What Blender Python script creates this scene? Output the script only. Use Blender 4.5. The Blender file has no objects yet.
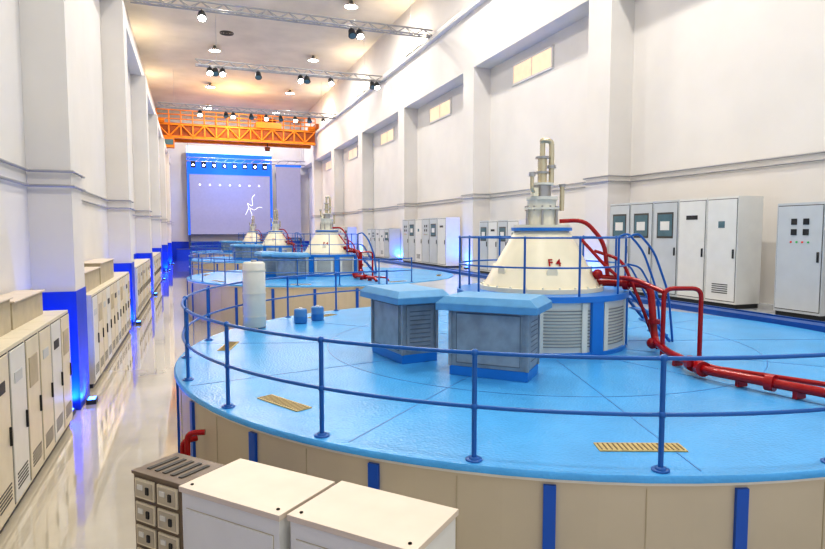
import bpy, bmesh, math, random
from mathutils import Vector, Matrix
random.seed(3)
scene=bpy.context.scene
COL=scene.collection
pi=math.pi
def rad(a): return a*pi/180
def lin(c):
    return tuple(((x/255)/12.92 if x/255<=0.04045 else ((x/255+0.055)/1.055)**2.4) for x in c)
MATS={}
def mat(name,rgb,rough=0.5,metal=0.0,var=0.06,scale=3.0,bump=0.0,bscale=20.0,emit=0,ecol=None,coat=0.0,kind='noise',ior=1.5):
    m=bpy.data.materials.new(name); m.use_nodes=True
    nt=m.node_tree; b=nt.nodes['Principled BSDF']
    r,g,bl=lin(rgb)
    tc=nt.nodes.new('ShaderNodeTexCoord')
    n=nt.nodes.new('ShaderNodeTexNoise'); n.inputs['Scale'].default_value=scale; n.inputs['Detail'].default_value=4
    nt.links.new(tc.outputs['Object'],n.inputs['Vector'])
    cr=nt.nodes.new('ShaderNodeValToRGB')
    cr.color_ramp.elements[0].position=0.3; cr.color_ramp.elements[1].position=0.7
    d=1-var; u=1+var
    cr.color_ramp.elements[0].color=(r*d,g*d,bl*d,1)
    cr.color_ramp.elements[1].color=(min(r*u,1),min(g*u,1),min(bl*u,1),1)
    nt.links.new(n.outputs['Fac'],cr.inputs['Fac'])
    nt.links.new(cr.outputs['Color'],b.inputs['Base Color'])
    b.inputs['Roughness'].default_value=rough
    b.inputs['Metallic'].default_value=metal
    b.inputs['IOR'].default_value=ior
    b.inputs['Coat Weight'].default_value=coat
    b.inputs['Coat Roughness'].default_value=0.04
    if emit:
        e=lin(ecol or rgb)
        b.inputs['Emission Color'].default_value=(*e,1); b.inputs['Emission Strength'].default_value=emit
    if bump>0:
        if kind=='plate':
            n2=nt.nodes.new('ShaderNodeTexVoronoi'); n2.inputs['Scale'].default_value=bscale; out='Distance'
        else:
            n2=nt.nodes.new('ShaderNodeTexNoise'); n2.inputs['Scale'].default_value=bscale; out='Fac'
        nt.links.new(tc.outputs['Object'],n2.inputs['Vector'])
        bp=nt.nodes.new('ShaderNodeBump'); bp.inputs['Strength'].default_value=bump; bp.inputs['Distance'].default_value=0.01
        nt.links.new(n2.outputs[out],bp.inputs['Height']); nt.links.new(bp.outputs['Normal'],b.inputs['Normal'])
    MATS[name]=m
    return m

mat('wall_paint',(216,212,207),0.75,var=0.03,scale=.6,bump=.1)
mat('ceiling_paint',(206,196,178),0.8,var=0.10,scale=.35)
mat('floor_epoxy',(190,182,164),0.045,var=0.14,scale=.6,bump=.03,bscale=1.2,coat=1.0,ior=1.9)
mat('platform_tile',(170,176,184),0.2,var=0.05,scale=1)
mat('dado_blue',(6,62,200),0.4,var=0.05)
mat('deck_blue',(74,160,222),0.25,var=0.08,scale=1.2,bump=.4,bscale=28,kind='plate')
mat('deck_seam',(44,112,178),0.5)
mat('rail_blue',(16,94,172),0.28,var=.04)
mat('strip_blue',(8,86,186),0.35,var=.04)
mat('curb_blue',(8,72,150),0.35,var=.1)
mat('panel_cream',(196,184,163),0.45,var=.05,scale=.8)
mat('grate_tan',(182,162,108),0.5,var=.15,scale=14)
mat('grate_dark',(96,80,42),0.6)
mat('gen_cream',(232,225,200),0.28,var=.04)
mat('gen_white',(218,218,208),0.35,var=.03)
mat('gen_slat',(140,142,140),0.5)
mat('gen_blue',(28,122,206),0.3,var=.04)
mat('galv',(144,156,166),0.38,metal=.15,var=.16,scale=5,bump=.05,bscale=60)
mat('galv_slot',(104,114,124),0.5,metal=.2)
mat('lid_blue',(88,152,200),0.42,var=.08,scale=6)
mat('red_paint',(156,10,18),0.2,var=.06)
mat('cab_cream',(218,208,186),0.4,var=.05)
mat('cab_cream_dk',(180,168,142),0.5,var=.1)
mat('cab_grey',(190,194,196),0.4,var=.03)
mat('cab_white',(218,217,212),0.35,var=.03)
mat('cab_tan',(210,196,180),0.45,var=.05)
mat('dark',(35,36,38),0.45,var=.1)
mat('seam',(70,68,64),0.6)
mat('bronze',(112,98,84),0.4,metal=.05,var=.1,scale=5)
mat('bronze_lt',(184,174,156),0.4,var=.1,scale=5)
mat('screen_glass',(84,112,122),0.12,var=.1)
mat('lamp_red',(200,30,20),.3,emit=.3)
mat('lamp_green',(30,160,70),.3,emit=.3)
mat('metal',(170,170,172),0.3,metal=.75,var=.05)
mat('brass',(206,196,168),0.22,metal=.6,var=.06)
mat('conduit',(160,160,162),0.4,metal=.3)
mat('crane_orange',(216,124,16),0.45,var=.12)
mat('crane_dark',(140,68,8),0.5,var=.1)
mat('win_warm',(226,206,176),0.4,emit=.4,ecol=(255,222,180))
mat('bulb',(255,250,240),0.4,emit=30)
mat('bulb_blue',(60,120,255),0.4,emit=14)
mat('led_screen',(120,118,140),0.4,emit=.42,ecol=(180,174,198))
mat('led_blue',(20,70,190),0.4,emit=.95,ecol=(20,110,250))
mat('led_cyan',(170,215,255),0.4,emit=1.4,ecol=(150,205,255))
mat('white_line',(255,255,255),0.4,emit=1.0)
mat('tank_white',(208,206,196),0.35,var=.05)
mat('drum_blue',(60,124,184),0.3)
mat('stage_grey',(70,76,104),0.5)

class B:
    def __init__(s,name):
        s.name=name; s.bm=bmesh.new(); s.mats=[]
    def mi(s,m):
        if m not in s.mats: s.mats.append(m)
        return s.mats.index(m)
    def _faces(s,vs,fs,m,smooth=False):
        i=s.mi(m); V=[s.bm.verts.new(v) for v in vs]
        for f in fs:
            try:
                F=s.bm.faces.new([V[k] for k in f]); F.material_index=i; F.smooth=smooth
            except ValueError: pass
    def box(s,x0,y0,z0,x1,y1,z1,m):
        vs=[(x0,y0,z0),(x1,y0,z0),(x1,y1,z0),(x0,y1,z0),(x0,y0,z1),(x1,y0,z1),(x1,y1,z1),(x0,y1,z1)]
        s._faces(vs,[(3,2,1,0),(4,5,6,7),(0,1,5,4),(1,2,6,5),(2,3,7,6),(3,0,4,7)],m)
    def rbox(s,c,size,ang,m,top=1.0):
        vs=[]
        for z,t in ((-.5,1.0),(.5,top)):
            for x,y in((-.5,-.5),(.5,-.5),(.5,.5),(-.5,.5)):
                px,py=x*size[0]*t,y*size[1]*t
                vs.append((c[0]+px*math.cos(ang)-py*math.sin(ang),c[1]+px*math.sin(ang)+py*math.cos(ang),c[2]+z*size[2]))
        s._faces(vs,[(3,2,1,0),(4,5,6,7),(0,1,5,4),(1,2,6,5),(2,3,7,6),(3,0,4,7)],m)
    def lathe(s,prof,m,seg=48,c=(0,0,0),smooth=True,a0=0,a1=2*pi,caps=False):
        full=abs(a1-a0-2*pi)<1e-6
        n=seg if full else seg+1
        vs=[];fs=[]
        for j,(r,z) in enumerate(prof):
            for k in range(n):
                a=a0+(a1-a0)*k/seg
                vs.append((c[0]+r*math.cos(a),c[1]+r*math.sin(a),c[2]+z))
        for j in range(len(prof)-1):
            for k in range(seg):
                k2=(k+1)%n
                fs.append((j*n+k,j*n+k2,(j+1)*n+k2,(j+1)*n+k))
        s._faces(vs,fs,m,smooth)
    def ring(s,r0,r1,z0,z1,m,seg=48,c=(0,0,0)):
        P=[(r0,z0),(r1,z0),(r1,z1),(r0,z1),(r0,z0)]
        for a,b in zip(P,P[1:]): s.lathe([a,b],m,seg,c)
    def cyl(s,p,q,r,m,r2=None,seg=12,caps=True):
        p=Vector(p);q=Vector(q); r2=r if r2 is None else r2
        d=(q-p)
        if d.length<1e-6: return
        d.normalize()
        up=Vector((0,0,1)) if abs(d.z)<.95 else Vector((1,0,0))
        u=d.cross(up).normalized(); v=d.cross(u).normalized()
        vs=[]
        for c,rr in((p,r),(q,r2)):
            for k in range(seg):
                a=2*pi*k/seg
                vs.append(tuple(c+u*(rr*math.cos(a))+v*(rr*math.sin(a))))
        s._faces(vs,[(k,(k+1)%seg,seg+(k+1)%seg,seg+k) for k in range(seg)],m,True)
        if caps:
            s._faces(vs[:seg],[tuple(range(seg))],m); s._faces(vs[seg:],[tuple(reversed(range(seg)))],m)
    def ball(s,c,r,m,seg=10):
        prof=[(max(r*math.sin(pi*k/6),1e-4),-r*math.cos(pi*k/6)) for k in range(7)]
        s.lathe(prof,m,seg,c)
    def tube(s,pts,r,m,seg=10,bend=0.0):
        P=[Vector(p) for p in pts]
        if bend>0 and len(P)>2:
            Q=[P[0]]
            for i in range(1,len(P)-1):
                a=(P[i-1]-P[i]); b=(P[i+1]-P[i]); t=min(bend,a.length*.45,b.length*.45)
                A=P[i]+a.normalized()*t; C=P[i]+b.normalized()*t
                for k in range(6):
                    u=k/5; Q.append(A*(1-u)**2+P[i]*2*u*(1-u)+C*u*u)
            Q.append(P[-1]); P=Q
        for i in range(len(P)-1):
            s.cyl(P[i],P[i+1],r,m,seg=seg,caps=(i==0 or i==len(P)-2))
            if 0<i: s.ball(P[i],r*1.0,m,seg)
    def out(s,loc=(0,0,0),rotz=0,parent=None,bevel=0):
        bmesh.ops.recalc_face_normals(s.bm,faces=s.bm.faces)
        me=bpy.data.meshes.new(s.name); s.bm.to_mesh(me); s.bm.free()
        for m in s.mats: me.materials.append(MATS[m])
        o=bpy.data.objects.new(s.name,me); COL.objects.link(o)
        o.location=loc; o.rotation_euler[2]=rotz
        if parent: o.parent=parent
        if bevel:
            md=o.modifiers.new('Bevel','BEVEL'); md.width=bevel; md.segments=2; md.limit_method='ANGLE'
        return o
def dup(o,loc,rotz=None):
    n=o.copy(); COL.objects.link(n); n.location=loc
    if rotz is not None: n.rotation_euler[2]=rotz
    for c in o.children:
        m=c.copy(); COL.objects.link(m); m.parent=n
    return n

# ------------------------------------------------------------------ room
XL,XR=-3.15,16.05; PL,PR=-2.35,15.0; YB=88.0; Y0=-3.0; ZC=19.9; DK=1.70
XU=-4.1
b=B('floor'); b.box(XL-.3,Y0,-.3,XR+.3,YB+.3,0,'floor_epoxy'); b.out()
b=B('ceiling'); b.box(XU-.3,Y0,ZC,XR+.3,YB+.3,ZC+.3,'ceiling_paint')
b.out()
b=B('wall_back'); b.box(XU-.3,YB,0,XR+.3,YB+.3,ZC,'wall_paint'); b.box(XL,YB-.04,0,XR,YB,2.5,'dado_blue'); b.out()
LP=[14.3+12.3*k for k in range(-1,7)]
RP=[19.2+11.8*k for k in range(-1,6)]
b=B('wall_left'); b.box(XU-.3,Y0,0,XL,YB,13.5,'wall_paint'); b.box(XU-.3,Y0,13.5,XU,YB,ZC,'wall_paint'); b.box(XL,Y0,0,XL+.03,YB,2.55,'dado_blue')
for y in LP:
    b.box(XL,y,0,PL,y+1.2,12.9,'wall_paint'); b.box(XL,y-.015,0,PL+.015,y+1.215,2.55,'dado_blue')
b.box(XL,Y0,12.9,PL-.2,YB,13.5,'wall_paint')
b.out()
b=B('wall_right'); b.box(XR,Y0,0,XR+.3,YB,ZC,'wall_paint')
b.box(PR,Y0,13.0,XR,YB,ZC,'wall_paint')
for y in RP: b.box(PR,y,0,XR,y+1.4,13.0,'wall_paint')
b.out()
for k,y in enumerate(RP[1:-1]):
    b=B('window_%d'%(k+1)); a0=y+5.5;a1=y+9.2
    b.box(XR-.03,a0,11.5,XR,a1,12.5,'win_warm')
    for z in(11.5,12.5): b.box(XR-.08,a0-.06,z-.05,XR,a1+.06,z+.05,'wall_paint')
    for yy in(a0,a1): b.box(XR-.08,yy-.05,11.5,XR,yy+.05,12.5,'wall_paint')
    b.box(XR-.05,(a0+a1)/2-.02,11.5,XR,(a0+a1)/2+.02,12.5,'cab_tan')
    b.out()
for nm,x0,x1 in(('trim_1',XU,XU+.5),('trim_2',PR-.3,PR)):
    b=B(nm); b.box(x0,Y0,16.1,x1,YB,16.3,'wall_paint'); xm=(x0+x1)/2; b.box(xm-.04,Y0,16.3,xm+.04,YB,16.42,'metal'); b.out()
b=B('raised_floor'); b.box(7.5,Y0,0,XR,YB,DK-.03,'platform_tile')
for k in range(60):
    y=-2+k*1.5; b.box(12.9,y,DK-.03,PR,y+.015,DK-.026,'seam')
b.out()
b=B('trim_3'); 
b.box(12.55,2,DK-.03,12.95,80,DK+.10,'curb_blue'); b.box(13.05,2,DK-.03,13.12,80,DK+.12,'curb_blue'); b.out()

def conduit_run(name,zs,side):
    b=B(name)
    for z in zs:
        if side=='R':
            w=XR-.05;p=PR-.05; pts=[(w,2,z)]
            for y in RP[1:]: pts+=[(w,y-.08,z),(p,y-.08,z),(p,y+1.48,z),(w,y+1.48,z)]
            pts.append((w,86,z))
        else:
            w=XL+.05;p=PL+.05; pts=[(w,3.2,z)]
            for y in LP[1:]: pts+=[(w,y-.08,z),(p,y-.08,z),(p,y+1.28,z),(w,y+1.28,z)]
            pts.append((w,87,z))
        b.tube(pts,.03,'conduit',seg=6)
    b.out()
conduit_run('wall_conduit',(5.75,5.95),'R')
conduit_run('wall_conduit',(4.75,5.05),'L')

# ------------------------------------------------------------------ generator deck
C1=(6.1,9.95); G1=(.15,-.02); STEP=19.5
RR=6.28
b=B('generator_deck')
b.lathe([(0.001,DK),(6.40,DK)],'deck_blue',96,smooth=False)
b.lathe([(6.40,DK),(6.42,DK-.02),(6.42,DK-.06)],'deck_blue',96)
b.lathe([(6.42,DK-.06),(6.38,DK-.06),(6.38,DK-.10)],'cab_white',96)
b.lathe([(6.38,DK-.10),(6.36,DK-.11),(6.36,0),(.001,0)],'panel_cream',96,smooth=False)
for k in range(24):
    a=rad(225+15*k); b.rbox((6.37*math.cos(a),6.37*math.sin(a),(DK-.13)/2),(.05,.11,DK-.13),a,'strip_blue')
    a=rad(217.5+15*k); b.rbox((6.362*math.cos(a),6.362*math.sin(a),(DK-.13)/2),(.01,.008,DK-.14),a,'cab_cream_dk')
b.ring(3.90,3.912,DK,DK+.003,'deck_seam',96)
for k in range(12):
    a=rad(12+30*k); b.rbox((4.0*math.cos(a),4.0*math.sin(a),DK+.0015),(4.6,.012,.003),a,'deck_seam')
for t in(249,207,165,123,291,333):
    a=rad(t);c=(5.72*math.cos(a),5.72*math.sin(a))
    b.rbox((c[0],c[1],DK+.006),(.22,.84,.012),a,'grate_tan')
    for i in range(17):
        o=(-.39+.78*i/16); b.rbox((c[0]-o*math.sin(a),c[1]+o*math.cos(a),DK+.014),(.17,.014,.004),a,'grate_dark')
deck=b.out((C1[0],C1[1],0))
b=B('deck_railing')
A0,A1=98.8,293.8
n=13
for k in range(n+1):
    a=rad(A0+15*k); x,y=RR*math.cos(a),RR*math.sin(a)
    b.cyl((x,y,0),(x,y,1.0),.024,'rail_blue',seg=10)
    b.lathe([(.001,.03),(.05,.03),(.05,0)],'rail_blue',12,(x,y,0)); b.lathe([(.05,.012),(.08,.012),(.08,0)],'rail_blue',12,(x,y,0))
    for z in(.5,1.0): b.ball((x,y,z),.038,'rail_blue')
for z in(.5,1.0):
    pts=[(RR*math.cos(rad(A0+2.5*k)),RR*math.sin(rad(A0+2.5*k)),z) for k in range(n*6+1)]
    b.tube(pts,.020,'rail_blue',seg=8)
rail=b.out((C1[0],C1[1],DK+.002))

# ------------------------------------------------------------------ generator
b=B('turbine_generator')
b.ring(1.40,1.53,0,.92,'gen_white',64)
b.ring(0.02,1.6,.92,1.02,'gen_blue',64)
b.ring(1.40,1.58,0,.07,'gen_blue',64)
for z in[.16+.055*i for i in range(12)]:
    b.ring(1.52,1.545,z,z+.018,'gen_slat',64)
for k in range(8):
    a=rad(250+45*k-20); b.rbox((1.55*math.cos(a),1.55*math.sin(a),.48),(.08,.24,.88),a,'gen_blue')
    a=rad(252+45*k); 
    for da in(-14,14):
        aa=a+rad(da); b.rbox((1.545*math.cos(aa),1.545*math.sin(aa),.48),(.04,.10,.86),aa,'gen_white')
b.ring(.1,1.16,1.02,1.10,'gen_cream',64)
b.lathe([(1.09,1.10),(.50,2.13)],'gen_cream',64)
b.ring(.05,.57,2.12,2.18,'gen_blue',48)
b.ring(.05,.52,2.18,2.23,'gen_cream',48)
for k in range(24):
    a=rad(15*k); b.cyl((1.12*math.cos(a),1.12*math.sin(a),1.10),(1.12*math.cos(a),1.12*math.sin(a),1.13),.02,'gen_white',seg=6)
def conept(a,z,off=0):
    r=1.09+(z-1.10)*(.50-1.09)/(1.03)+off
    return (r*math.cos(a),r*math.sin(a),z)
for k in range(6):
    a=rad(10+60*k); b.cyl(conept(a,1.38,-.03),conept(a,1.38,.025),.10,'gen_cream',seg=16)
b.ring(.25,.27,2.23,2.70,'gen_white',32)
b.ring(.02,.33,2.52,2.56,'gen_white',32)
b.ring(.02,.30,2.70,2.76,'gen_white',32)
for k in range(12):
    a=rad(30*k); b.cyl((.3*math.cos(a),.3*math.sin(a),2.50),(.3*math.cos(a),.3*math.sin(a),2.59),.018,'metal',seg=6)
b.ring(.02,.17,2.76,2.98,'metal',24); b.ring(.02,.22,2.98,3.02,'gen_white',24)
b.cyl((0,0,3.02),(0,0,3.50),.085,'brass',seg=18); b.cyl((0,0,3.2),(0,0,3.24),.13,'metal',seg=18); b.cyl((0,0,3.48),(0,0,3.52),.13,'metal',seg=18)
b.tube([(0,0,3.50),(0,0,3.78),(-.02,-.02,3.82),(.16,-.05,3.82),(.17,-.05,3.60),(.17,-.05,3.02)],.05,'brass',bend=.09,seg=12)
b.cyl((.17,-.05,3.3),(.17,-.05,3.36),.08,'metal')
for a in range(0,360,60):
    ar=rad(a); b.tube([(.31*math.cos(ar),.31*math.sin(ar),2.2),(.31*math.cos(ar),.31*math.sin(ar),2.5)],.025,'metal')
b.tube([(-.15,-.1,2.8),(-.34,-.2,2.85),(-.34,-.2,3.12)],.035,'brass',bend=.1)
b.cyl((-.34,-.2,3.12),(-.34,-.2,3.2),.06,'metal')
b.box(-.30,-.2,2.76,-.20,-.08,2.92,'gen_cream'); 
b.cyl((.34,-.16,2.5),(.34,-.16,2.95),.045,'brass'); b.cyl((.34,-.16,2.95),(.34,-.16,3.0),.07,'metal')
gen=b.out((C1[0]+G1[0],C1[1]+G1[1],DK+.002))

b=B('guardrail')
R2=1.55
gap0,gap1=330,350
angs=[gap1+ (340)*k/10 for k in range(11)]
for t in angs:
    a=rad(t); b.cyl((R2*math.cos(a),R2*math.sin(a),1.02),(R2*math.cos(a),R2*math.sin(a),2.0),.020,'rail_blue',seg=8)
    b.ball((R2*math.cos(a),R2*math.sin(a),2.0),.03,'rail_blue')
for z in(1.5,2.0):
    b.tube([(R2*math.cos(rad(gap1+340*k/60)),R2*math.sin(rad(gap1+340*k/60)),z) for k in range(61)],.017,'rail_blue',seg=6)
def pol(r,t,z,off=0):
    a=rad(t); return (r*math.cos(a)-off*math.sin(a),r*math.sin(a)+off*math.cos(a),z)
for o in(-.27,.27):
    b.tube([pol(1.56,-20,2.0,o),pol(1.75,-20,2.08,o),pol(2.05,-20,1.75,o),pol(2.35,-20,.95,o),pol(2.45,-20,.03,o)],.022,'rail_blue',bend=.25)
    b.tube([pol(1.56,-20,1.5,o),pol(1.8,-20,1.45,o),pol(2.2,-20,.75,o)],.018,'rail_blue',bend=.2)
    b.tube([pol(1.6,-20,1.0,o),pol(2.4,-20,.04,o)],.03,'rail_blue')
for i in range(4):
    t=(i+.7)/4.4; c=pol(1.6+.8*t,-20,1.0-1.0*t)
    b.rbox(c,(.18,.54,.03),rad(-20),'gen_blue')
b.out((0,0,0),parent=gen)

def kiosk():
    b=B('cooler_cabinet')
    w,d=1.15,.62
    b.rbox((0,0,.07),(d+.02,w+.02,.14),0,'gen_blue')
    b.rbox((0,0,.14+.42),(d,w,.84),0,'galv')
    for sx in(-1,1):
        for sy in(-1,1): b.rbox((sx*d/2,sy*w/2,.56),(.05,.05,.84),0,'galv')
    b.rbox((-d/2-.008,0,.56),(.02,w-.16,.74),0,'galv')
    for s in(-1,1): b.rbox((0,s*(w/2+.008),.56),(d-.14,.02,.74),0,'galv')
    for i in range(9):
        z=.27+.07*i
        for s in(-1,1): b.rbox((0,s*(w/2+.021),z),(d-.24,.012,.012),0,'galv_slot')
    for z in(.2,.92): b.rbox((-d/2-.02,0,z),(.012,w-.2,.012),0,'galv_slot')
    for s in(-1,1): b.rbox((-d/2-.02,s*(w/2-.1),.56),(.012,.012,.72),0,'galv_slot')
    b.rbox((0,0,1.02),(d+.34,w+.34,.10),0,'lid_blue')
    b.rbox((0,0,1.12),(d+.34,w+.34,.10),0,'lid_blue',top=.84)
    return b
g=Vector((C1[0]+G1[0],C1[1]+G1[1],DK))
def kpos(t,r=2.96): return (g.x+r*math.cos(rad(t)),g.y+r*math.sin(rad(t)),DK+.002)
k1=kiosk().out(kpos(188),rad(8),bevel=.006); k2=dup(k1,kpos(225),rad(45))

b=B('oil_pipework')
def L(x,y,z): return (x-g.x,y-g.y,z-g.z)
b.tube([L(6.9,9.45,2.86),L(7.25,9.15,2.86),L(7.6,8.5,2.86),L(7.55,8.3,1.89),L(7.2,7.6,1.85),L(6.75,6.4,1.85),L(7.2,4.9,1.85),L(7.25,4.7,1.74)],.062,'red_paint',seg=14,bend=.18)
b.tube([L(7.1,6.9,1.85),L(7.0,6.5,1.85),L(7.75,4.9,1.85),L(7.8,4.75,1.74)],.035,'red_paint',bend=.12)
b.tube([L(7.35,7.9,1.7),L(7.35,7.9,2.86),L(7.95,7.7,2.86),L(7.95,7.7,1.7)],.038,'red_paint',bend=.16)
b.tube([L(6.95,9.3,2.98),L(7.3,8.6,2.98),L(7.35,7.9,2.80)],.04,'red_paint',bend=.2)
b.tube([L(6.5,9.7,4.0),L(6.85,9.4,4.02),L(7.1,9.15,3.6),L(7.15,9.1,3.0)],.04,'red_paint',bend=.2)
b.tube([L(7.0,9.3,3.45),L(7.3,8.9,3.3),L(7.5,8.6,2.5),L(7.75,8.45,1.72)],.03,'red_paint',bend=.2)
b.tube([L(6.7,9.35,3.7),L(7.0,9.0,3.2),L(7.2,8.8,2.95)],.03,'red_paint',bend=.1)
for p,q in (((6.93,6.87,1.85),(6.89,6.77,1.85)),((6.82,6.58,1.85),(6.78,6.48,1.85)),((6.98,5.65,1.85),(7.01,5.55,1.85)),((7.56,8.35,2.2),(7.56,8.35,2.27)),((7.42,8.84,2.86),(7.37,8.92,2.86))):
    b.cyl(L(*p),L(*q),.11,'red_paint',seg=18)
b.cyl(L(6.75,6.7,1.85),L(6.75,6.7,2.0),.05,'red_paint')
b.ball(L(7.5,8.3,1.86),.10,'red_paint'); b.ball(L(7.0,9.2,3.02),.1,'red_paint')
for x,y in((7.1,7.3),(6.95,6.0),(7.12,5.3)): b.rbox(L(x,y,1.77),(.16,.06,.12),0,'red_paint')
b.out((0,0,0),parent=gen)
tc=bpy.data.curves.new('unit_mark','FONT'); tc.body='F 4'; tc.size=.19; tc.align_x='CENTER'; tc.extrude=.003; tc.offset=.004
tc.materials.append(MATS['red_paint'])
to=bpy.data.objects.new('unit_mark',tc); COL.objects.link(to); to.parent=gen
a=rad(254); to.location=conept(a,1.50,.02); to.rotation_euler=(rad(90-29.8),0,a+pi/2)

for k in(1,2,3):
    dy=STEP*k
    for o in(deck,rail,gen,k1,k2):
        dup(o,(o.location.x,o.location.y+dy,o.location.z))

b=B('valve_pipe')
def q(r,t,z): return (C1[0]+r*math.cos(rad(t)),C1[1]+r*math.sin(rad(t)),z)
b.tube([q(6.62,200,0),q(6.62,200,1.35),q(6.44,201,1.35)],.035,'red_paint',bend=.12)
b.tube([q(6.62,198.5,.0),q(6.62,198.5,1.2),q(6.44,198.5,1.2)],.035,'red_paint',bend=.12)
b.cyl(q(6.62,199.2,.8),q(6.72,199.2,.8),.1,'red_paint')
b.out()
b=B('storage_tank'); 
b.lathe([(.001,1.45),(.20,1.45),(.24,1.41),(.24,.06),(.22,.03)],'tank_white',32)
for z in(.25,.75,1.25): b.ring(.235,.25,z,z+.03,'tank_white',32)
for t in(0,90,180,270): b.rbox((.2*math.cos(rad(t)),.2*math.sin(rad(t)),.03),(.06,.06,.06),0,'metal')
b.cyl((0,0,1.45),(0,0,1.49),.06,'metal'); b.out((1.24,13.45,DK+.002))
b=B('water_drum')
b.lathe([(.001,0),(.14,0),(.15,.02),(.15,.15),(.155,.16),(.15,.17),(.15,.30),(.13,.33),(.001,.33)],'drum_blue',24); b.lathe([(.001,.36),(.04,.36),(.04,.33)],'cab_white',16)
o=b.out((2.3,13.8,DK+.002)); dup(o,(2.75,14.1,DK+.002))

# ------------------------------------------------------------------ right cabinets
def rcab(name,y0,n,w,x0=14.03,dep=.9,h=3.0,styles='w'):
    b=B(name); z0=DK-.03; Lr=n*w
    b.box(x0+.04,y0+.03,z0,x0+dep-.03,y0+Lr-.03,z0+.12,'dark')
    for i in range(n):
        st=styles[i%len(styles)]; ya=y0+i*w; m='cab_white' if st in'wh' else 'cab_grey'
        b.box(x0,ya+.008,z0+.12,x0+dep,ya+w-.008,z0+h,m)
        b.box(x0-.018,ya+.05,z0+.2,x0,ya+w-.05,z0+h-.08,m)
        b.box(x0-.006,ya+.035,z0+.18,x0-.001,ya+w-.035,z0+h-.06,'seam')
        b.box(x0-.05,ya+.10,z0+1.4,x0-.018,ya+.14,z0+1.65,'dark')
        if st=='s':
            b.box(x0-.026,ya+.18*w,z0+h*.62,x0-.018,ya+.82*w,z0+h*.88,'seam')
            b.box(x0-.032,ya+.22*w,z0+h*.64,x0-.026,ya+.78*w,z0+h*.86,'screen_glass')
            b.box(x0-.036,ya+.32*w,z0+h*.70,x0-.032,ya+.68*w,z0+h*.79,'cab_white')
        if st=='m':
            for r in range(2):
                for c in range(2):
                    b.box(x0-.03,ya+w*(.3+.25*c),z0+h*(.72+.09*r),x0-.018,ya+w*(.3+.25*c)+.15,z0+h*(.72+.09*r)+.15,'dark')
            for c in range(4): b.cyl((x0-.018,ya+w*(.3+.12*c),z0+h*.66),(x0-.04,ya+w*(.3+.12*c),z0+h*.66),.022,'lamp_red' if c%2 else 'lamp_green',seg=8)
        if st=='h':
            b.box(x0-.026,ya+w*.4,z0+h*.72,x0-.018,ya+w*.6,z0+h*.78,'screen_glass')
            for r in range(5): b.box(x0-.024,ya+w*.25,z0+.4+r*.06,x0-.018,ya+w*.75,z0+.425+r*.06,'seam')
        if st=='w':
            b.box(x0-.024,ya+w*.3,z0+h*.80,x0-.018,ya+w*.7,z0+h*.84,'dark')
    return b.out(bevel=.008)
rcab('control_cabinet',10.0,1,1.25,h=2.85,styles='m')
rcab('switchgear_cabinet',12.4,5,1.08,h=3.12,styles='hwsss')
rcab('switchgear_cabinet',24.2,4,1.0,h=2.7,styles='hsws')
rcab('switchgear_cabinet',32.6,6,1.3,h=3.0,styles='wsmhsm')
rcab('switchgear_cabinet',43.5,5,1.2,h=2.4,styles='shwmw')
rcab('switchgear_cabinet',56.5,6,1.2,h=2.6,styles='shwmw')

# ------------------------------------------------------------------ left cabinets
def lcab(y0,y1,h=2.28,x1=-2.33):
    b=B('electrical_cabinet'); n=max(1,int(round((y1-y0)/.8))); w=(y1-y0)/n; x0=XL+.05
    b.box(x0+.05,y0,0,x1-.04,y1,.1,'dark')
    for i in range(n):
        ya=y0+i*w
        b.box(x0,ya+.006,.1,x1,ya+w-.006,h,'cab_cream')
        b.box(x1+.001,ya+.03,.14,x1+.004,ya+w-.03,h-.05,'seam')
        b.box(x1,ya+.045,.16,x1+.02,ya+w-.045,h-.07,'cab_cream' if i%3 else 'cab_white')
        b.box(x1+.02,ya+w-.14,1.0,x1+.05,ya+w-.11,1.25,'dark')
        if i%3==1:
            b.box(x1+.02,ya+.14,1.5,x1+.03,ya+w-.2,1.95,'cab_cream_dk')
        else:
            b.box(x1+.02,ya+.2,1.75,x1+.028,ya+w-.25,1.9,'dark' if i%2 else 'cab_grey')
        for r in range(5): b.box(x1+.02,ya+.15,.3+r*.05,x1+.026,ya+w-.15,.32+r*.05,'seam')
    return b.out(bevel=.006)
lcab(4.2,13.3); lcab(16.2,25.4); lcab(28.4,37.6); lcab(40.6,49.8)
b=B('cable_trough')
for ya,yb,h in((6.6,8.8,.42),(8.9,10.7,.5),(10.8,12.8,.42)):
    b.box(XL+.06,ya,2.28,XL+.5,yb,2.28+h,'cab_cream_dk'); b.box(XL+.06,ya-.02,2.28+h,XL+.54,yb+.02,2.31+h,'cab_tan')
b.out(bevel=.006)
b=B('cable_trough')
for ya,yb,h in((16.5,19.2,.5),(19.4,22.5,.6)):
    b.box(XL+.06,ya,2.28,XL+.62,yb,2.28+h,'cab_cream_dk'); b.box(XL+.06,ya-.02,2.28+h,XL+.66,yb+.02,2.31+h,'cab_tan')
b.out(bevel=.006)

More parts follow.
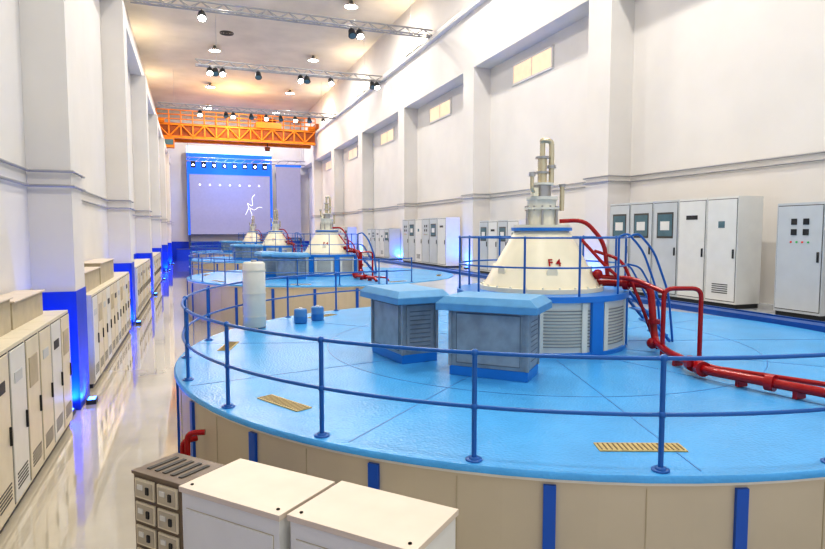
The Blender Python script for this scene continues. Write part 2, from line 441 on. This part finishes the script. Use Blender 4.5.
# ------------------------------------------------------------------ foreground cabinets
def fcab(loc,rot):
    b=B('terminal_cabinet'); l,w,h=.90,.57,2.0
    b.rbox((0,0,.05),(l-.05,w-.05,.1),0,'dark')
    b.rbox((0,0,.1+(h-.14)/2),(l,w,h-.14),0,'cab_white')
    b.rbox((0,0,h-.02),(l+.03,w+.03,.04),0,'cab_tan')
    for s in(-1,1):
        b.rbox((0,s*(w/2+.001),1.0),(l-.09,.003,1.7),0,'cab_cream_dk'); b.rbox((0,s*(w/2+.006),1.0),(l-.1,.012,1.69),0,'cab_white')
        b.rbox((l/2-.1,s*(w/2+.025),1.6),(.025,.03,.14),0,'metal')
    b.rbox((-l/2-.006,0,1.0),(.012,w-.08,1.68),0,'cab_white')
    for s in(-1,1):
        for k in(-.4,.4): b.cyl((s*k,-w/2+.05,h),(s*k,-w/2+.05,h+.006),.012,'seam',seg=8)
    b.cyl((-l/2-.012,0,1.87),(-l/2-.02,0,1.87),.025,'dark',seg=16)
    return b.out(loc,rot,bevel=.008)
RZ=rad(-49)
fcab((.395,4.31,0),RZ); fcab((1.054,3.61,0),RZ)
b=B('breaker_panel'); l,w,h=.66,.5,1.5
b.rbox((0,0,h/2),(l,w,h),0,'bronze'); b.rbox((0,0,h+.01),(l+.03,w+.03,.03),0,'bronze')
for r in range(6):
    for c in range(2):
        X=-.155+.31*c; Z=h-.13-.23*r
        b.rbox((X,-w/2-.01,Z),(.27,.02,.19),0,'cab_cream'); b.rbox((X,-w/2-.023,Z),(.23,.008,.15),0,'bronze_lt')
        b.rbox((X-.05,-w/2-.03,Z+.02),(.07,.012,.05),0,'cab_white'); b.rbox((X+.05,-w/2-.03,Z),(.04,.02,.07),0,'dark')
for r in range(10): b.rbox((-l/2-.006,0,.3+.11*r),(.012,w-.12,.03),0,'dark')
for k in range(5): b.rbox((-.22+.11*k,0,h+.03),(.05,w-.16,.01),0,'seam')
b.out((-.18,6.1,0),RZ,bevel=.005)

# ------------------------------------------------------------------ crane
b=B('overhead_bridge_crane')
xa0=XU+.55; xa1=PR-.35
for y in(75.5,78.5):
    b.box(xa0,y-.3,14.6,xa1,y+.3,14.9,'crane_orange'); b.box(xa0,y-.3,16.1,xa1,y+.3,16.3,'crane_orange')
    b.box(xa0,y-.1,14.8,xa1,y+.1,16.2,'crane_dark')
    nn=14; x0=xa0; dx=(xa1-x0)/nn
    for i in range(nn):
        xa=x0+i*dx; z0,z1=(14.8,16.2) if i%2 else(16.2,14.8)
        b.cyl((xa,y-.28,z0),(xa+dx,y-.28,z1),.09,'crane_orange',seg=6); b.box(xa-.08,y-.3,14.8,xa+.08,y-.12,16.2,'crane_orange')
    for i in range(nn+1): b.cyl((x0+i*dx,y-.3,16.3),(x0+i*dx,y-.3,17.8),.06,'crane_orange',seg=6)
    for z in(16.8,17.3,17.8): b.cyl((x0,y-.3,z),(x0+nn*dx,y-.3,z),.06,'crane_orange',seg=6)
for x in(XU+.25,PR-.2):
    b.box(x-.2,74.5,16.42,x+.15,79.5,17.1,'crane_dark')
for y in (75.5,78.5):
    b.box(XU+.1,y-.3,16.42,XU+1.4,y+.3,16.8,'crane_orange'); b.box(PR-1.2,y-.3,16.42,PR-.1,y+.3,16.8,'crane_orange')
    b.box(XU+.55,y-.3,16.2,XU+1.4,y+.3,16.5,'crane_orange'); b.box(PR-1.2,y-.3,16.2,PR-.35,y+.3,16.5,'crane_orange')
b.box(7.5,75,16.3,10.5,79,17.0,'crane_orange'); b.cyl((8,77,17.3),(10,77,17.3),.5,'crane_dark',seg=20); b.box(7.7,75.3,17,8.6,76.4,18,'crane_dark')
b.box(-2.9,74.9,13.5,-1.7,76,14.6,'crane_orange'); b.box(-2.8,74.85,13.8,-1.8,74.9,14.4,'screen_glass')
b.cyl((9,77,14.2),(9,77,16.4),.06,'dark'); b.box(8.7,76.8,13.8,9.3,77.2,14.3,'crane_dark')
b.out()

# ------------------------------------------------------------------ lighting trusses
def truss(y,z,x0,x1,heads):
    e=bpy.data.objects.new('lighting_truss',None); COL.objects.link(e)
    b=B('truss_frame'); s=.22
    ch=[(y-s,z),(y+s,z),(y,z+.42)]
    for cy,cz in ch: b.cyl((x0,cy,cz),(x1,cy,cz),.055,'conduit',seg=8)
    n=int((x1-x0)/.6); dx=(x1-x0)/n
    for i in range(n):
        xa=x0+i*dx
        p=[(xa if i%2 else xa+dx,y-s,z),(xa+dx if i%2 else xa,y,z+.42)]
        b.cyl(p[0],p[1],.028,'conduit',seg=5); b.cyl((p[0][0],y+s,z),p[1],.028,'conduit',seg=5); b.cyl((xa,y-s,z),(xa+dx,y+s,z),.028,'conduit',seg=5)
    for k in range(2):
        x=x0+1.5+(x1-x0-3)*k; b.cyl((x,y,z+.42),(x,y,ZC-.01),.012,'metal',seg=5)
    b.out(parent=e)
    b=B('spot_heads')
    for i,x in enumerate(heads):
        b.cyl((x,y,z),(x,y,z-.25),.03,'dark',seg=6); b.cyl((x,y-.1,z-.25),(x,y-.35,z-.6),.2,'dark',r2=.26,seg=12); b.cyl((x,y-.352,z-.602),(x,y-.37,z-.63),.2,'bulb' if i%2==0 else 'screen_glass',seg=12)
    b.out(parent=e)
truss(37,16.4,-2.9,14.9,[0.8,9.5,10.0])
truss(48,16.1,.5,14.9,[1.5,1.9,2.4,5.0,8.2,8.7,10.6,14,14.4])
truss(65,16.1,-2.9,14.9,[1.0,3.5,4.2,6.0,7.5,9.0,10.5,12,13.5])

def clamp(x,y,p,warm=(1,.95,.87),rr=.9):
    e=B('ceiling_lamp'); e.lathe([(.001,.42),(.12,.42),(.14,.25),(.5,.05),(.52,0),(.46,0)],'metal',24); e.lathe([(.001,.03),(.46,.03)],'bulb',24)
    o=e.out((x,y,ZC-.42))
    l=bpy.data.lights.new('lamp_light','AREA'); l.shape='DISK'; l.size=rr; l.energy=p; l.color=warm
    lo=bpy.data.objects.new('lamp_light',l); COL.objects.link(lo); lo.parent=o; lo.location=(0,0,-.05)
for y in(4,16,28,42,56,70,82):
    for x in(2.2,10.8):
        clamp(x,y,740)
b=B('ceiling_vent')
for r in(.55,.4,.22): b.ring(r-.06,r,-.08,0,'seam',24)
o=b.out((6.5,42,ZC)); dup(o,(3,52,ZC)); 
def add_ledge_fill(x,y,p,tilt):  # invented strip and area light on the ledges, added to brighten the ceiling
    b=B('added_fill_strip'); b.box(-.08,-1.5,0,.08,1.5,.1,'dark'); b.box(-.06,-1.45,.1,.06,1.45,.11,'win_warm')
    o=b.out((x,y,16.302))
    l=bpy.data.lights.new('added_fill_light','AREA'); l.shape='RECTANGLE'; l.size=.12; l.size_y=2.9; l.energy=p; l.color=(1,.82,.58)
    lo=bpy.data.objects.new('added_fill_light',l); COL.objects.link(lo); lo.parent=o; lo.location=(0,0,.14); lo.rotation_euler=(pi,tilt,0)
for y in(12,26,40,54,68): add_ledge_fill(PR-.23,y,250,rad(22)); add_ledge_fill(XU+.42,y,150,rad(-22))

def uplight(x,y,z,e=90,col=(.01,.14,1)):
    b=B('led_uplight'); b.rbox((0,0,.05),(.2,.3,.1),0,'dark'); b.rbox((0,0,.105),(.14,.24,.012),0,'bulb_blue')
    o=b.out((x,y,z))
    l=bpy.data.lights.new('uplight_light','SPOT'); l.energy=e; l.color=col; l.spot_size=rad(165); l.spot_blend=1.0; l.shadow_soft_size=.06
    lo=bpy.data.objects.new('uplight_light',l); COL.objects.link(lo); lo.parent=o; lo.location=(0,.05,.14); lo.rotation_euler=(pi,0,0)
for y in LP[1:7]:
    uplight(PL-.15,y-.35,0.002,420); uplight(PL+.16,y+.5,0.002,260)
for y in RP[2:]: uplight(PR-.14,y+.5,DK-.028,520)
uplight(PR-.14,20.0,DK-.028,460)

# ------------------------------------------------------------------ stage and screens
b=B('projection_screen')
x0,x1=-.5,10.7; y=YB-1.2
b.box(x0,y,3.4,x1,y+.25,15.3,'stage_grey')
b.box(x0+.3,y-.04,3.5,x1-.3,y,11.6,'led_screen')
b.box(x0,y-.08,11.6,x1,y,14.4,'led_blue'); b.box(x0,y-.10,14.4,x1,y,15.3,'led_cyan')
b.box(x0,y-.1,3.4,x0+.25,y,14.4,'led_blue'); b.box(x1-.25,y-.1,3.4,x1,y,14.4,'led_blue')
b.box(x0,y-.05,0,x0+.3,y+.2,3.4,'stage_grey'); b.box(x1-.3,y-.05,0,x1,y+.2,3.4,'stage_grey')
for k in range(7): b.cyl((x0+1.6+k*1.3,y-.06,10.2),(x0+1.6+k*1.3,y-.1,10.2),.12,'white_line',seg=10)
b.tube([(7.0,y-.08,6.2),(7.5,y-.08,7.2),(7.2,y-.08,7.9),(8.0,y-.08,7.3),(7.9,y-.08,8.6),(8.3,y-.08,9.0)],.03,'white_line',bend=.4)
b.tube([(7.5,y-.08,7.2),(8.2,y-.08,6.8),(8.8,y-.08,7.3),(9.3,y-.08,7.2)],.025,'white_line',bend=.3)
b.tube([(7.6,y-.08,7.0),(7.9,y-.08,6.2),(7.8,y-.08,5.6)],.025,'white_line',bend=.3)
b.out()
b=B('side_screen'); b.box(11.3,y,3.0,14.7,y+.2,13.0,'led_screen'); b.box(11.2,y-.05,2.8,14.8,y+.25,3.0,'stage_grey'); b.box(11.2,y-.05,13,14.8,y+.25,13.3,'led_blue')
b.box(11.2,y,DK-.03,11.5,y+.25,2.8,'stage_grey'); b.box(14.5,y,DK-.03,14.8,y+.25,2.8,'stage_grey'); b.out()
b=B('stage_light_truss')
yy=YB-4; ta=x0; tb=14.9
for z in(13.0,13.5): b.cyl((ta,yy,z),(tb,yy,z),.07,'metal',seg=6)
for k in range(13): b.cyl((ta+k*1.15,yy,13.0),(ta+.6+k*1.15,yy,13.5),.04,'metal',seg=5)
for k in range(8): b.box(x0+.5+k*1.3,yy-.3,12.2,x0+1.1+k*1.3,yy+.3,12.95,'dark'); b.cyl((x0+.8+k*1.3,yy-.3,12.5),(x0+.8+k*1.3,yy-.33,12.5),.12,'bulb',seg=8)
for xx in(ta+.2,14.7): b.cyl((xx,yy,13.5),(xx,yy,ZC-.01),.03,'metal',seg=6)
b.out()
b=B('stage'); b.box(-2.0,YB-3.2,0,7.4,YB-1.5,1.5,'dado_blue'); b.box(-2.02,YB-3.22,1.5,7.4,YB-1.5,1.56,'stage_grey'); b.out()
l=bpy.data.lights.new('stage_wash','AREA'); l.energy=900; l.color=(.06,.25,1); l.size=4
lo=bpy.data.objects.new('stage_wash',l); COL.objects.link(lo); lo.location=(5,81,13); lo.rotation_euler=(rad(40),0,0)
l=bpy.data.lights.new('crane_warm_fill','POINT'); l.energy=1300; l.color=(1,.58,.2); l.shadow_soft_size=.5  # added point light without a fixture, for a warm glow around the crane
lo=bpy.data.objects.new('crane_warm_fill',l); COL.objects.link(lo); lo.location=(5,71.5,17.0)

w=bpy.data.worlds.new('World'); scene.world=w; w.use_nodes=True
w.node_tree.nodes['Background'].inputs[0].default_value=(.95,.97,1,1); w.node_tree.nodes['Background'].inputs[1].default_value=.8
scene.view_settings.view_transform='Standard'
try: scene.view_settings.look='Medium High Contrast'
except Exception as ex: print(ex)
cd=bpy.data.cameras.new('Camera'); cd.sensor_width=36; cd.lens=36*600/825; cd.clip_end=300; cd.clip_start=.05
co=bpy.data.objects.new('Camera',cd); COL.objects.link(co); co.location=(0,0,3.8); co.rotation_euler=(rad(90-4.05),0,rad(-20.1))
scene.camera=co
